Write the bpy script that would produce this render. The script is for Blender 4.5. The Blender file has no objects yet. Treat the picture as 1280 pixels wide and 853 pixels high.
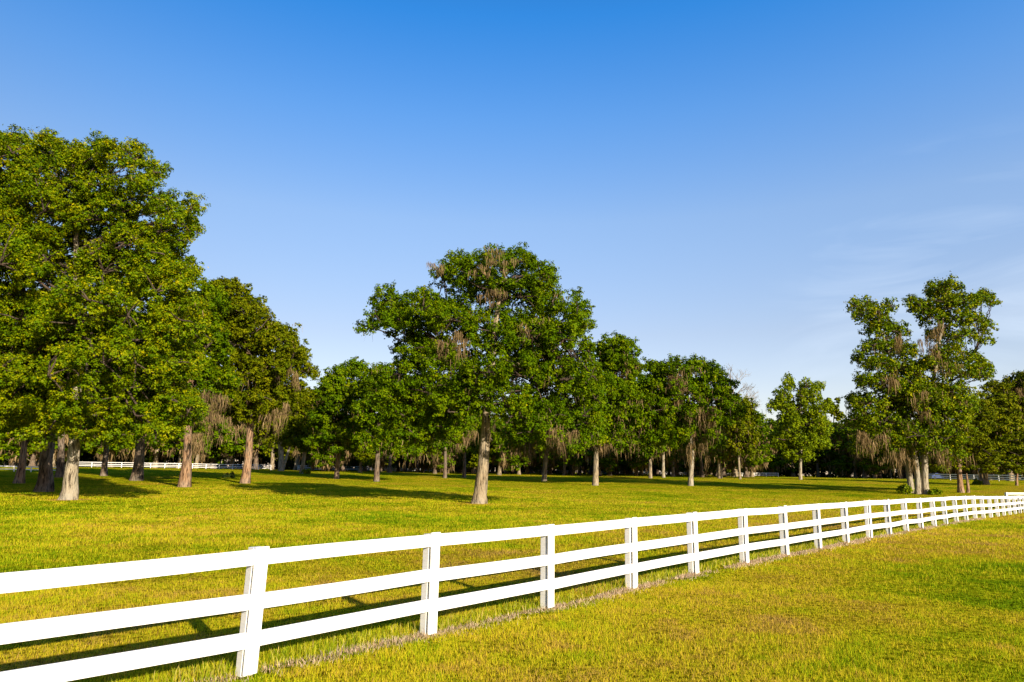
import bpy, math
import numpy as np

rng = np.random.default_rng(11)
sc = bpy.context.scene
COL = sc.collection
R = math.radians

# ------------------------------------------------------------------ camera model (24 mm lens, eye 2 m up)
F, EYE, CX, CY = 853.0, 2.0, 640.0, 426.5
ROLL, PITCH = math.atan(0.0142), math.atan(163 / 853.0)
CR, SR, CP, SP = math.cos(ROLL), math.sin(ROLL), math.cos(PITCH), math.sin(PITCH)


def ray(x, y):
    u, v = x - CX, y - CY
    a, b = u * CR + v * SR, -u * SR + v * CR
    return np.array([a, F * CP + b * SP, F * SP - b * CP])


def hash2(ix, iy, seed):
    v = np.sin(ix * 127.1 + iy * 311.7 + seed * 74.7) * 43758.5453
    return v - np.floor(v)


def vnoise(x, y, seed=0):
    x, y = np.asarray(x, float), np.asarray(y, float)
    ix, iy = np.floor(x), np.floor(y)
    fx, fy = x - ix, y - iy
    fx, fy = fx * fx * (3 - 2 * fx), fy * fy * (3 - 2 * fy)
    a, b = hash2(ix, iy, seed), hash2(ix + 1, iy, seed)
    c, d = hash2(ix, iy + 1, seed), hash2(ix + 1, iy + 1, seed)
    return (a + (b - a) * fx) * (1 - fy) + (c + (d - c) * fx) * fy


def terrain(x, y):
    x, y = np.asarray(x, float), np.asarray(y, float)
    r = np.hypot(x, y)
    t = np.clip((r - 60) / 120.0, 0, 1)
    z = 1.55 * t * t * (3 - 2 * t)
    z = z - 0.42 * np.exp(-((x - 42) ** 2 + (y - 56) ** 2) / 648.0)
    z = z + 0.05 * (vnoise(x * .22, y * .22, 3) - .5) * np.clip(r / 12, 0, 1)
    z = z + 0.16 * (vnoise(x * .05, y * .05, 5) - .5) * np.clip((r - 30) / 40, 0, 1)
    return z


def at(px, depth):
    """ground point in the direction of image column px at forward distance depth"""
    g = ray(px, 590 + (px - 640) * .0142 + 4)
    x, y = g[0] / g[1] * depth, depth
    return np.array([x, y, float(terrain(x, y))])


def wp(px, py, depth):
    """point seen at (px,py) on the vertical plane at forward distance depth"""
    d = ray(px, py)
    p = d * (depth / d[1])
    p[2] += EYE
    return p


# ------------------------------------------------------------------ object helpers
def link(o, parent=None):
    COL.objects.link(o)
    if parent is not None:
        o.parent = parent
    return o


def tag(o, label=None, cat=None, group=None, kind=None):
    if label: o['label'] = label
    if cat: o['category'] = cat
    if group: o['group'] = group
    if kind: o['kind'] = kind
    return o


def empty(name, loc, label=None, cat=None, group=None, rz=0.0):
    o = bpy.data.objects.new(name, None)
    o.location = loc
    o.rotation_euler = (0, 0, rz)
    o.empty_display_size = .3
    link(o)
    return tag(o, label, cat, group)


def mesh_obj(name, verts, faces, mat, parent=None, smooth=False, attr=None, point_attr=None):
    """faces: (n,4) or (n,3) int array, or a list of such arrays / index lists"""
    me = bpy.data.meshes.new(name)
    verts = np.asarray(verts, np.float32)
    if isinstance(faces, np.ndarray):
        k = faces.shape[1]
        n = len(faces)
        me.vertices.add(len(verts)); me.vertices.foreach_set('co', verts.ravel())
        me.loops.add(n * k); me.loops.foreach_set('vertex_index', faces.astype(np.int32).ravel())
        me.polygons.add(n)
        me.polygons.foreach_set('loop_start', np.arange(0, n * k, k, dtype=np.int32))
        me.polygons.foreach_set('loop_total', np.full(n, k, np.int32))
        me.update(calc_edges=True)
    else:
        me.from_pydata(verts.tolist(), [], [list(map(int, f)) for f in faces])
        me.update()
    if smooth:
        me.polygons.foreach_set('use_smooth', np.ones(len(me.polygons), bool))
    if attr is not None:
        a = me.attributes.new('tint', 'FLOAT', 'FACE')
        a.data.foreach_set('value', np.asarray(attr, np.float32))
    if point_attr is not None:
        a = me.attributes.new('tint', 'FLOAT', 'POINT')
        a.data.foreach_set('value', np.asarray(point_attr, np.float32))
    me.materials.append(mat)
    o = bpy.data.objects.new(name, me)
    return link(o, parent)


class MB:
    """collects boxes and tubes for one mesh"""
    def __init__(s): s.v, s.f, s.n = [], [], 0

    def add(s, v, f):
        s.v.append(np.asarray(v, float)); s.f += [[i + s.n for i in q] for q in f]; s.n += len(v)

    def box(s, c, ax, ay, az, bev=0.0):
        """oriented box: half vectors ax, ay, az; chamfered long edges"""
        c, ax, ay, az = (np.asarray(t, float) for t in (c, ax, ay, az))
        if bev <= 0:
            v = [c + i * ax + j * ay + k * az for i in (-1, 1) for j in (-1, 1) for k in (-1, 1)]
            s.add(v, [(0, 1, 3, 2), (4, 6, 7, 5), (0, 4, 5, 1), (2, 3, 7, 6), (0, 2, 6, 4), (1, 5, 7, 3)])
            return
        ly, lz = np.linalg.norm(ay), np.linalg.norm(az)
        by, bz = 1 - bev / ly, 1 - bev / lz
        ring = [(-by, -1), (by, -1), (1, -bz), (1, bz), (by, 1), (-by, 1), (-1, bz), (-1, -bz)]
        v = [c + i * ax + p * ay + q * az for i in (-1, 1) for p, q in ring]
        f = [(k, (k + 1) % 8, 8 + (k + 1) % 8, 8 + k) for k in range(8)]
        s.add(v, [tuple(reversed(q)) for q in f] + [tuple(range(8)), tuple(range(15, 7, -1))])

    def build(s, name, mat, parent=None, smooth=False):
        return mesh_obj(name, np.concatenate(s.v), s.f, mat, parent, smooth)


# ------------------------------------------------------------------ materials
def new_mat(name):
    m = bpy.data.materials.new(name); m.use_nodes = True
    nt = m.node_tree
    return m, nt, nt.nodes['Principled BSDF'], nt.nodes['Material Output']


def N(nt, t, **kw):
    n = nt.nodes.new(t)
    for k, v in kw.items():
        if k.startswith('i_'): n.inputs[k[2:]].default_value = v
        else: setattr(n, k, v)
    return n


def ramp(nt, stops, fac=None, interp='LINEAR'):
    r = nt.nodes.new('ShaderNodeValToRGB')
    r.color_ramp.interpolation = interp
    e = r.color_ramp.elements
    while len(e) > 1: e.remove(e[-1])
    e[0].position, e[0].color = stops[0][0], (*stops[0][1], 1)
    for p, c in stops[1:]:
        q = e.new(p); q.color = (*c, 1)
    if fac is not None: nt.links.new(fac, r.inputs[0])
    return r


def mixc(nt, a, b, fac, mode='MIX'):
    m = nt.nodes.new('ShaderNodeMix'); m.data_type = 'RGBA'; m.blend_type = mode
    for sock, v in ((m.inputs[0], fac), (m.inputs[6], a), (m.inputs[7], b)):
        if isinstance(v, bpy.types.NodeSocket): nt.links.new(v, sock)
        elif isinstance(v, (int, float)): sock.default_value = v
        else: sock.default_value = (*v, 1)
    return m.outputs[2]


def leaf_mat(name, stops, transl=.3, rough=.5, spec=.35):
    m, nt, b, out = new_mat(name)
    a = N(nt, 'ShaderNodeAttribute', attribute_name='tint')
    c = ramp(nt, stops, a.outputs['Fac'])
    nt.links.new(c.outputs[0], b.inputs['Base Color'])
    b.inputs['Roughness'].default_value = rough
    b.inputs['Specular IOR Level'].default_value = spec
    t = N(nt, 'ShaderNodeBsdfTranslucent')
    tc = mixc(nt, c.outputs[0], (1.25, 1.25, .5), 1.0, 'MULTIPLY')
    nt.links.new(tc, t.inputs[0])
    mx = N(nt, 'ShaderNodeMixShader', i_Fac=transl)
    nt.links.new(b.outputs[0], mx.inputs[1]); nt.links.new(t.outputs[0], mx.inputs[2])
    nt.links.new(mx.outputs[0], out.inputs['Surface'])
    return m


M = {}
M['gum'] = leaf_mat('sweetgum_leaves', [(0, (.028, .070, .0005)), (.4, (.086, .145, .0006)), (.75, (.20, .22, .001)), (1, (.40, .32, .002))], .15, .55, .05)
M['oak'] = leaf_mat('oak_leaves', [(0, (.022, .060, .0005)), (.45, (.070, .128, .0006)), (.8, (.14, .182, .001)), (1, (.22, .20, .002))], .14, .6, .03)
M['cedar'] = leaf_mat('cedar_leaves', [(0, (.030, .055, .001)), (.45, (.092, .120, .001)), (.85, (.165, .165, .002)), (1, (.22, .16, .006))], .12, .6, .03)
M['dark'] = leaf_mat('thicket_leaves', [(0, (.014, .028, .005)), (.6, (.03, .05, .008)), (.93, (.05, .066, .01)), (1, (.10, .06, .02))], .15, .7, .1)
M['bright'] = leaf_mat('young_gum_leaves', [(0, (.04, .085, .006)), (.5, (.15, .21, .002)), (1, (.27, .28, .004))], .2, .55, .05)
M['moss'] = leaf_mat('spanish_moss', [(0, (.078, .055, .025)), (.5, (.175, .122, .058)), (1, (.32, .23, .12))], .2, .95, .0)


def bark_mat(name, dark, light, tan, lichen=.3):
    m, nt, b, out = new_mat(name)
    tc = N(nt, 'ShaderNodeTexCoord')
    mp = N(nt, 'ShaderNodeMapping'); mp.inputs['Scale'].default_value = (4.6, 4.6, .7)
    nt.links.new(tc.outputs['Object'], mp.inputs[0])
    n1 = N(nt, 'ShaderNodeTexNoise', i_Scale=1.6, i_Detail=6.0, i_Roughness=.65)
    nt.links.new(mp.outputs[0], n1.inputs['Vector'])
    n2 = N(nt, 'ShaderNodeTexNoise', i_Scale=.9, i_Detail=4.0)
    nt.links.new(tc.outputs['Object'], n2.inputs['Vector'])
    r1 = ramp(nt, [(.41, tuple(x * .55 for x in dark)), (.47, tan), (.56, light)], n1.outputs[0])
    r2 = ramp(nt, [(.45, (0, 0, 0)), (.62, (lichen, lichen, lichen))], n2.outputs[0])
    c = mixc(nt, r1.outputs[0], (.30, .29, .24), r2.outputs[0])
    nt.links.new(c, b.inputs['Base Color'])
    b.inputs['Roughness'].default_value = .95
    b.inputs['Specular IOR Level'].default_value = .1
    bp = N(nt, 'ShaderNodeBump', i_Strength=1.0, i_Distance=.16)
    nt.links.new(n1.outputs[0], bp.inputs['Height']); nt.links.new(bp.outputs[0], b.inputs['Normal'])
    return m


M['bark_grey'] = bark_mat('pale_grey_bark', (.10, .08, .055), (.36, .31, .225), (.25, .21, .15), .5)
M['bark_orange'] = bark_mat('orange_brown_bark', (.08, .045, .026), (.31, .195, .115), (.20, .118, .066), .2)
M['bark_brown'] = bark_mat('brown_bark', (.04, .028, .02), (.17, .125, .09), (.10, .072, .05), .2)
M['bark_shaded'] = bark_mat('shaded_branch_bark', (.02, .014, .010), (.085, .062, .045), (.05, .036, .026), .05)  # limb and pine bark: lichen tone with crown shade put into the colour
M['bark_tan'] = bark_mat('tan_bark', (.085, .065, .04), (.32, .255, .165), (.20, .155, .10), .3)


PATCHES = [(8.9, 12.4, 2.6, -.16), (3.0, 7.3, 1.5, -.10), (12.0, 16.2, 2.4, -.12), (5.4, 10.2, 2.0, -.06), (4.6, 8.6, 1.8, -.10), (9.5, 15.5, 2.0, -.06), (-25.9, 41.0, 1.9, .30), (-1.9, 43.4, 1.6, .16), (-20, 33, 9, -.08), (-4, 30, 7, -.06)]


def grass_colour(nt, blade):
    """colour of the turf from where it grows: green, yellow-green and dry ochre patches"""
    g = N(nt, 'ShaderNodeNewGeometry')
    pos = g.outputs['Position']
    big = N(nt, 'ShaderNodeTexNoise', i_Scale=.11, i_Detail=4.0, i_Roughness=.6)
    mid = N(nt, 'ShaderNodeTexNoise', i_Scale=.62, i_Detail=5.0, i_Roughness=.62)
    mp = N(nt, 'ShaderNodeMapping'); mp.inputs['Location'].default_value = (31, 17, 0)
    nt.links.new(pos, mp.inputs[0])
    nt.links.new(pos, big.inputs['Vector']); nt.links.new(mp.outputs[0], mid.inputs['Vector'])
    fine = N(nt, 'ShaderNodeTexNoise', i_Scale=9.0, i_Detail=5.0, i_Roughness=.7)
    nt.links.new(pos, fine.inputs['Vector'])
    # dry band in the strip behind the fence and in the verge
    sep = N(nt, 'ShaderNodeSeparateXYZ'); nt.links.new(pos, sep.inputs[0])
    d1 = N(nt, 'ShaderNodeMath', operation='MULTIPLY_ADD'); d1.inputs[1].default_value = -.741; d1.inputs[2].default_value = -6.73
    nt.links.new(sep.outputs[0], d1.inputs[0])
    d2 = N(nt, 'ShaderNodeMath', operation='MULTIPLY_ADD'); d2.inputs[1].default_value = .672
    nt.links.new(sep.outputs[1], d2.inputs[0]); nt.links.new(d1.outputs[0], d2.inputs[2])
    band = ramp(nt, [(0, (.30, .30, .30)), (.38, (.35, .35, .35)), (.43, (.85, .85, .85)), (.492, (.8, .8, .8)), (.5, (.0, .0, .0)), (.53, (1, 1, 1)), (.60, (.9, .9, .9)), (.70, (0, 0, 0))])
    d3 = N(nt, 'ShaderNodeMath', operation='MULTIPLY_ADD'); d3.inputs[1].default_value = .02; d3.inputs[2].default_value = .5
    nt.links.new(d2.outputs[0], d3.inputs[0]); nt.links.new(d3.outputs[0], band.inputs[0])
    s = N(nt, 'ShaderNodeMath', operation='MULTIPLY_ADD'); s.inputs[1].default_value = .10
    nt.links.new(band.outputs[0], s.inputs[0])
    s2 = N(nt, 'ShaderNodeMath', operation='MULTIPLY_ADD'); s2.inputs[1].default_value = .66
    nt.links.new(big.outputs[0], s2.inputs[0])
    s3 = N(nt, 'ShaderNodeMath', operation='MULTIPLY'); s3.inputs[1].default_value = .52
    nt.links.new(mid.outputs[0], s3.inputs[0]); nt.links.new(s3.outputs[0], s2.inputs[2])
    nt.links.new(s2.outputs[0], s.inputs[2])
    # damp greener patches and worn earth round two trunks
    acc = s.outputs[0]
    for (cx_, cy_, rad_, amt) in PATCHES:
        ds = N(nt, 'ShaderNodeVectorMath', operation='DISTANCE'); ds.inputs[1].default_value = (cx_, cy_, 0)
        nt.links.new(pos, ds.inputs[0])
        mr = N(nt, 'ShaderNodeMapRange', interpolation_type='SMOOTHSTEP')
        mr.inputs['From Min'].default_value = rad_; mr.inputs['From Max'].default_value = rad_ * .25
        mr.inputs['To Max'].default_value = amt
        nt.links.new(ds.outputs['Value'], mr.inputs['Value'])
        ad = N(nt, 'ShaderNodeMath', operation='ADD')
        nt.links.new(acc, ad.inputs[0]); nt.links.new(mr.outputs[0], ad.inputs[1]); acc = ad.outputs[0]
    ctr = N(nt, 'ShaderNodeMath', operation='ADD'); ctr.inputs[1].default_value = -.15
    nt.links.new(acc, ctr.inputs[0]); val = ctr.outputs[0]
    if blade:
        a = N(nt, 'ShaderNodeAttribute', attribute_name='tint')
        s4 = N(nt, 'ShaderNodeMath', operation='MULTIPLY_ADD'); s4.inputs[1].default_value = .46
        nt.links.new(a.outputs['Fac'], s4.inputs[0])
        s5 = N(nt, 'ShaderNodeMath', operation='ADD'); s5.inputs[1].default_value = -.22
        nt.links.new(val, s5.inputs[0]); nt.links.new(s5.outputs[0], s4.inputs[2]); val = s4.outputs[0]
    else:
        s4 = N(nt, 'ShaderNodeMath', operation='MULTIPLY_ADD'); s4.inputs[1].default_value = .30
        nt.links.new(fine.outputs[0], s4.inputs[0])
        s5 = N(nt, 'ShaderNodeMath', operation='ADD'); s5.inputs[1].default_value = -.15
        nt.links.new(val, s5.inputs[0]); nt.links.new(s5.outputs[0], s4.inputs[2]); val = s4.outputs[0]
    c = ramp(nt, [(.27, (.13, .24, .003)), (.38, (.31, .38, .005)), (.47, (.51, .475, .012)),
                  (.57, (.54, .41, .02)), (.67, (.46, .30, .055)), (.80, (.38, .235, .085))], val)
    return c.outputs[0], fine.outputs[0]


def grass_mats():
    m, nt, b, out = new_mat('turf_ground')
    c, fine = grass_colour(nt, False)
    gap = ramp(nt, [(.40, (.20, .17, .15)), (.62, (.95, .95, .95))], fine)
    nt.links.new(mixc(nt, c, gap.outputs[0], 1.0, 'MULTIPLY'), b.inputs['Base Color'])
    b.inputs['Roughness'].default_value = 1.0; b.inputs['Specular IOR Level'].default_value = 0.0
    bp = N(nt, 'ShaderNodeBump', i_Strength=1.0, i_Distance=.12)
    nt.links.new(fine, bp.inputs['Height']); nt.links.new(bp.outputs[0], b.inputs['Normal'])
    M['turf'] = m
    m, nt, b, out = new_mat('grass_blades')
    c, _ = grass_colour(nt, True)
    nt.links.new(c, b.inputs['Base Color'])
    b.inputs['Roughness'].default_value = .7; b.inputs['Specular IOR Level'].default_value = .03
    t = N(nt, 'ShaderNodeBsdfTranslucent'); nt.links.new(c, t.inputs[0])
    mx = N(nt, 'ShaderNodeMixShader', i_Fac=.3)
    nt.links.new(b.outputs[0], mx.inputs[1]); nt.links.new(t.outputs[0], mx.inputs[2])
    nt.links.new(mx.outputs[0], out.inputs['Surface'])
    M['blade'] = m
    M['straw'] = leaf_mat('dead_straw', [(0, (.22, .14, .08)), (.5, (.48, .34, .22)), (1, (.70, .56, .42))], .2, .9, .05)
    M['tall'] = leaf_mat('uncut_grass', [(0, (.12, .21, .004)), (.4, (.28, .33, .006)), (.75, (.46, .42, .02)), (1, (.6, .46, .16))], .3, .6, .1)


grass_mats()


def paint_mat():
    m, nt, b, out = new_mat('white_fence_paint')
    tc = N(nt, 'ShaderNodeTexCoord')
    mp = N(nt, 'ShaderNodeMapping'); mp.inputs['Scale'].default_value = (3, 3, 30)
    nt.links.new(tc.outputs['Object'], mp.inputs[0])
    n = N(nt, 'ShaderNodeTexNoise', i_Scale=2.0, i_Detail=5.0)
    nt.links.new(mp.outputs[0], n.inputs['Vector'])
    n2 = N(nt, 'ShaderNodeTexNoise', i_Scale=5.0, i_Detail=6.0, i_Roughness=.7)
    nt.links.new(tc.outputs['Object'], n2.inputs['Vector'])
    r = ramp(nt, [(.3, (.74, .73, .70)), (.55, (.83, .82, .80))], n.outputs[0])
    d = ramp(nt, [(.66, (0, 0, 0)), (.78, (.45, .45, .45))], n2.outputs[0])
    c = mixc(nt, r.outputs[0], (.5, .46, .38), d.outputs[0])
    nt.links.new(c, b.inputs['Base Color'])
    b.inputs['Roughness'].default_value = .55
    bp = N(nt, 'ShaderNodeBump', i_Strength=.25, i_Distance=.004)
    nt.links.new(n.outputs[0], bp.inputs['Height']); nt.links.new(bp.outputs[0], b.inputs['Normal'])
    M['paint'] = m


paint_mat()


def plain(name, c, rough=.5, metal=0.0):
    m, nt, b, out = new_mat(name)
    n = N(nt, 'ShaderNodeTexNoise', i_Scale=14.0, i_Detail=4.0)
    cc = mixc(nt, c, tuple(x * .85 for x in c), n.outputs[0])
    nt.links.new(cc, b.inputs['Base Color'])
    b.inputs['Roughness'].default_value = rough; b.inputs['Metallic'].default_value = metal
    M[name] = m


plain('blue_paint', (.02, .05, .20), .7)
plain('white_paint', (.75, .75, .74), .35)
plain('silver_paint', (.45, .46, .48), .3)
plain('dark_glass', (.02, .025, .03), .1)
plain('tyre_rubber', (.025, .025, .025), .9)

# ------------------------------------------------------------------ ground
def ground():
    def axis(lo, hi, n):
        t = np.linspace(np.arcsinh(lo / 8.), np.arcsinh(hi / 8.), n)
        return np.sinh(t) * 8.
    xs, ys = axis(-2500, 2500, 300), axis(-600, 3500, 300)
    X, Y = np.meshgrid(xs, ys)
    Z = terrain(X, Y)
    v = np.stack([X.ravel(), Y.ravel(), Z.ravel()], 1)
    n = len(xs)
    i, j = np.meshgrid(np.arange(n - 1), np.arange(len(ys) - 1))
    a = (j * n + i).ravel()
    f = np.stack([a, a + 1, a + n + 1, a + n], 1)
    o = mesh_obj('ground', v, f, M['turf'], smooth=True)
    tag(o, 'flat pasture of yellow green turf reaching back to the wood', 'ground', kind='structure')


ground()

# ------------------------------------------------------------------ the fence line
P1 = np.array([-2.55, 7.20])
FD = np.array([.672, .7406])
FN = np.array([-FD[1], FD[0]])
FPTS = [P1 - np.array([.659, .752]) * 9.62, P1, np.array([3.82, 14.5]), np.array([11.65, 23.0]), np.array([21.2, 33.5]), np.array([38.9, 52.6]), np.array([52.0, 66.7])]


def on_fence(t, off):
    """points at run t (metres past the near post) and sideways offset off from the fence line"""
    pts = np.array(FPTS)
    L = np.r_[0, np.cumsum(np.linalg.norm(np.diff(pts, axis=0), axis=1))] - 9.62
    x, y = np.interp(t, L, pts[:, 0]), np.interp(t, L, pts[:, 1])
    return np.stack([x + FN[0] * off, y + FN[1] * off], 1)



def along(pts, step, start=0.0):
    out, carry = [], start
    for a, b in zip(pts[:-1], pts[1:]):
        L = np.linalg.norm(b - a)
        while carry <= L:
            out.append(a + (b - a) * carry / L); carry += step
        carry -= L
    return out


def blades_at(x, y, h, w, lean, seed):
    """one tapering blade per point; returns verts, faces"""
    g = np.random.default_rng(seed)
    n = len(x)
    z = terrain(x, y) - .008
    th = g.uniform(0, 2 * np.pi, n)
    dx, dy = np.cos(th) * w / 2, np.sin(th) * w / 2
    ph = g.uniform(0, 2 * np.pi, n)
    l1 = lean * g.uniform(.15, 1, n)
    ox, oy = np.cos(ph) * h * l1, np.sin(ph) * h * l1
    hz = h * np.sqrt(np.clip(1 - l1 ** 2 * .8, .08, 1))
    v = np.empty((n, 5, 3), np.float32)
    v[:, 0] = np.stack([x - dx, y - dy, z], 1); v[:, 1] = np.stack([x + dx, y + dy, z], 1)
    mx, my, mz = x + ox * .38, y + oy * .38, z + hz * .6
    v[:, 2] = np.stack([mx + dx * .75, my + dy * .75, mz], 1); v[:, 3] = np.stack([mx - dx * .75, my - dy * .75, mz], 1)
    v[:, 4] = np.stack([x + ox, y + oy, z + hz], 1)
    b = np.arange(n) * 5
    f1 = np.stack([b, b + 1, b + 2, b + 3], 1)
    f2 = np.stack([b + 3, b + 2, b + 4, b + 4], 1)
    return v.reshape(-1, 3), b, n


def blade_mesh(name, x, y, h, w, lean, tint, mat, seed):
    v, b, n = blades_at(x, y, h, w, lean, seed)
    tri = np.concatenate([np.stack([b, b + 1, b + 2], 1), np.stack([b, b + 2, b + 3], 1), np.stack([b + 3, b + 2, b + 4], 1)])
    return mesh_obj(name, v, tri, mat, attr=np.concatenate([tint] * 3))


def sector(n, r0, r1, g, a0=-47, a1=46, power=1.0):
    a = np.radians(g.uniform(a0, a1, n))
    u = g.uniform(0, 1, n)
    r = np.sqrt(r0 ** 2 + (r1 ** 2 - r0 ** 2) * u) if power == 2 else r0 * (r1 / r0) ** u if power == 0 else r0 + (r1 - r0) * u
    return r * np.sin(a), r * np.cos(a), r


def fence_perp(x, y):
    """signed distance from the fence line (positive on the pasture side)"""
    pts = np.array(FPTS)
    best = np.full(len(x), 1e9); sg = np.zeros(len(x))
    for a, b in zip(pts[:-1], pts[1:]):
        d = b - a; L = np.linalg.norm(d); d = d / L
        t = np.clip((x - a[0]) * d[0] + (y - a[1]) * d[1], 0, L)
        ex, ey = x - a[0] - t * d[0], y - a[1] - t * d[1]
        dist = np.hypot(ex, ey); s = np.sign(-ex * d[1] + ey * d[0])
        m = dist < best
        best = np.where(m, dist, best); sg = np.where(m, s, sg)
    return best * sg


def lawn():
    g = np.random.default_rng(5)
    xs, ys, rs = [], [], []
    for n, r0, r1, p in ((480000, 4.5, 14, 1), (330000, 14, 34, 1), (270000, 34, 80, 0), (110000, 80, 185, 0)):
        x, y, r = sector(n, r0, r1, g, power=p)
        keep = vnoise(x * 2.1, y * 2.1, 9) * .6 + vnoise(x * 7, y * 7, 12) * .4 > g.uniform(.0, .72, n)
        xs.append(x[keep]); ys.append(y[keep]); rs.append(r[keep])
    x, y, r = map(np.concatenate, (xs, ys, rs))
    per = fence_perp(x, y)
    keep = (per > .14) | (per < -.16) | (g.uniform(0, 1, len(x)) < .12)
    x, y, r, per = x[keep], y[keep], r[keep], per[keep]
    sz = np.clip(r / 15, .85, 5)
    h = (.034 + .05 * g.uniform(0, 1, len(x)) ** 2) * np.clip(sz, .9, 1.35)
    h *= .7 + .7 * vnoise(x * .8, y * .8, 21)
    seed_heads = g.uniform(0, 1, len(x)) > .9965
    h = np.where(seed_heads, h * 1.9, h)
    w = .0048 * sz * g.uniform(.7, 1.3, len(x))
    tint = np.clip(.5 * g.uniform(0, 1, len(x)) + .5 * vnoise(x * 3.2, y * 3.2, 33) + .1 * g.normal(0, 1, len(x)), 0, 1)
    tint = np.where(seed_heads, .9, tint)
    o = blade_mesh('lawn_grass', x, y, h, w, .75, tint, M['blade'], 6)
    tag(o, 'short sunlit grass in green and ochre patches over the pasture', 'grass', kind='stuff')
    # taller uncut grass right under the rails
    g = np.random.default_rng(8)
    n = 30000
    t = 34 * 1.9 * g.uniform(0, 1, n) ** 1.6 - 9
    off = np.abs(g.normal(0, .30, n)) + .05
    p = on_fence(t, off)
    keep = vnoise(p[:, 0] * 1.7, p[:, 1] * 1.7, 41) > g.uniform(.05, .7, n)
    p = p[keep]; n = len(p)
    rr = np.hypot(p[:, 0], p[:, 1])
    h = g.uniform(.05, .16, n) * (1 + .5 * (g.uniform(0, 1, n) > .97))
    o = blade_mesh('uncut_grass', p[:, 0], p[:, 1], h, .008 * np.clip(rr / 11, .8, 3), .5,
                   g.uniform(0, 1, n), M['tall'], 10)
    tag(o, 'taller uncut green grass growing along under the fence rails', 'grass', kind='stuff')
    # strip of dead straw at the foot of the fence, on the near side
    n = 52000
    t = 34 * 1.5 * g.uniform(0, 1, n) ** 1.3 - 9
    off = -np.abs(g.normal(0, .15, n)) + .09 + .12 * (vnoise(t * .7, t * 0, 48) - .5)
    p = on_fence(t, off)
    keep = vnoise(p[:, 0] * .9, p[:, 1] * .9, 44) * .6 + vnoise(p[:, 0] * 4, p[:, 1] * 4, 45) * .4 > g.uniform(.27, .66, n)
    p = p[keep]; n = len(p)
    rr = np.hypot(p[:, 0], p[:, 1])
    o = blade_mesh('dead_straw', p[:, 0], p[:, 1], g.uniform(.02, .085, n) * (1 + .8 * (g.uniform(0, 1, n) > .96)), .007 * np.clip(rr / 11, .8, 3), .99,
                   g.uniform(0, 1, n), M['straw'], 11)
    tag(o, 'strip of pale dead straw lying along the foot of the fence', 'straw', kind='stuff')


lawn()


# ------------------------------------------------------------------ fences
def fence(name, posts, label, side=-1, h=1.21, seed=1, board=.15, thick=.026, face=True, jitter=1.0, rails=3, detail=True, span=1):
    """ranch fence: square posts, rails on the near side, a cover board over each joint"""
    g = np.random.default_rng(seed)
    posts = [np.asarray(p, float) for p in posts]
    base = posts[0]
    root = empty(name, (base[0], base[1], float(terrain(*base))), label, 'fence')
    o3 = np.array([base[0], base[1], float(terrain(*base))])
    tops = []
    for i, p in enumerate(posts):
        a, b = posts[max(0, i - 1)], posts[min(len(posts) - 1, i + 1)]
        d = (b - a) / np.linalg.norm(b - a)
        nrm = np.array([-d[1], d[0]]) * side
        tops.append((d, nrm, float(terrain(*p)), g.normal(0, .008) * jitter))
    # rail heights: bottom, mid and top edges above ground
    lev = [.352, .715, h - board / 2] if rails == 3 else list(np.linspace(.3, h - board / 2, rails))
    for i, p in enumerate(posts):
        d, nrm, z, j = tops[i]
        d3, n3 = np.array([*d, 0]), np.array([*nrm, 0])
        lean = g.normal(0, .012) * jitter
        if detail and i == 18: lean = -.085
        up = np.array([d[0] * lean, d[1] * lean, 1.0])
        pc = np.array([*p, z]) - o3
        m = MB()
        m.box(pc - n3 * .060 - d3 * .004 + up * (h - .02) / 2, up * (h - .02 + .04) / 2, d3 * .066, n3 * .058, .008)
        m.build('post', M['paint'], root)
        if face:
            m = MB()
            hh = h + .018 + g.uniform(-.006, .012)
            m.box(pc + n3 * (thick + .0155) + up * (hh / 2 + .012) + d3 * g.normal(0, .008) * jitter, up * (hh / 2 - .012), d3 * .073, n3 * .0125, .004)
            m.build('cover_board', M['paint'], root)
    for k in range(len(lev)):
        for i in range(0, len(posts) - 1, span):
            e = min(i + span, len(posts) - 1)
            a, b = posts[i], posts[e]
            d = (b - a) / np.linalg.norm(b - a)
            nrm = np.array([-d[1], d[0]]) * side
            n3 = np.array([*nrm, 0])
            za = tops[i][2] + tops[i][3] + g.normal(0, .005) * jitter
            zb = tops[e][2] + tops[e][3] + g.normal(0, .005) * jitter
            if detail and k == 2 and i == 3: za -= .05
            if detail and k == 2 and e == 3: zb -= .05
            if detail and k == 1 and i == 3: za -= .012
            A = np.array([*(a + d * .004), za + lev[k]]) - o3 + n3 * (thick / 2 + .001)
            B = np.array([*(b - d * .004), zb + lev[k]]) - o3 + n3 * (thick / 2 + .001)
            # slightly bowed board in four pieces along its length
            bow = g.normal(0, .004) * jitter
            nseg = 6 if detail else 1
            vs, fs = [], []
            ht = board / 2 + g.normal(0, .001)
            ring = [(-.9, -1), (.9, -1), (1, -.96), (1, .96), (.9, 1), (-.9, 1), (-1, .96), (-1, -.96)]
            for q in range(nseg + 1):
                t = q / nseg
                c = A + (B - A) * t + np.array([0, 0, bow * 4 * t * (1 - t)])
                for u, v in ring:
                    vs.append(c + n3 * u * thick / 2 + np.array([0, 0, v * ht]))
            for q in range(nseg):
                for r_ in range(8):
                    i0, i1 = q * 8 + r_, q * 8 + (r_ + 1) % 8
                    fs.append((i0, i0 + 8, i1 + 8, i1) if side < 0 else (i0, i1, i1 + 8, i0 + 8))
            fs.append(tuple(range(8))); fs.append(tuple(range(nseg * 8 + 7, nseg * 8 - 1, -1)))
            m = MB(); m.add(vs, fs)
            m.build('rail', M['paint'], root)
    return root


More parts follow.
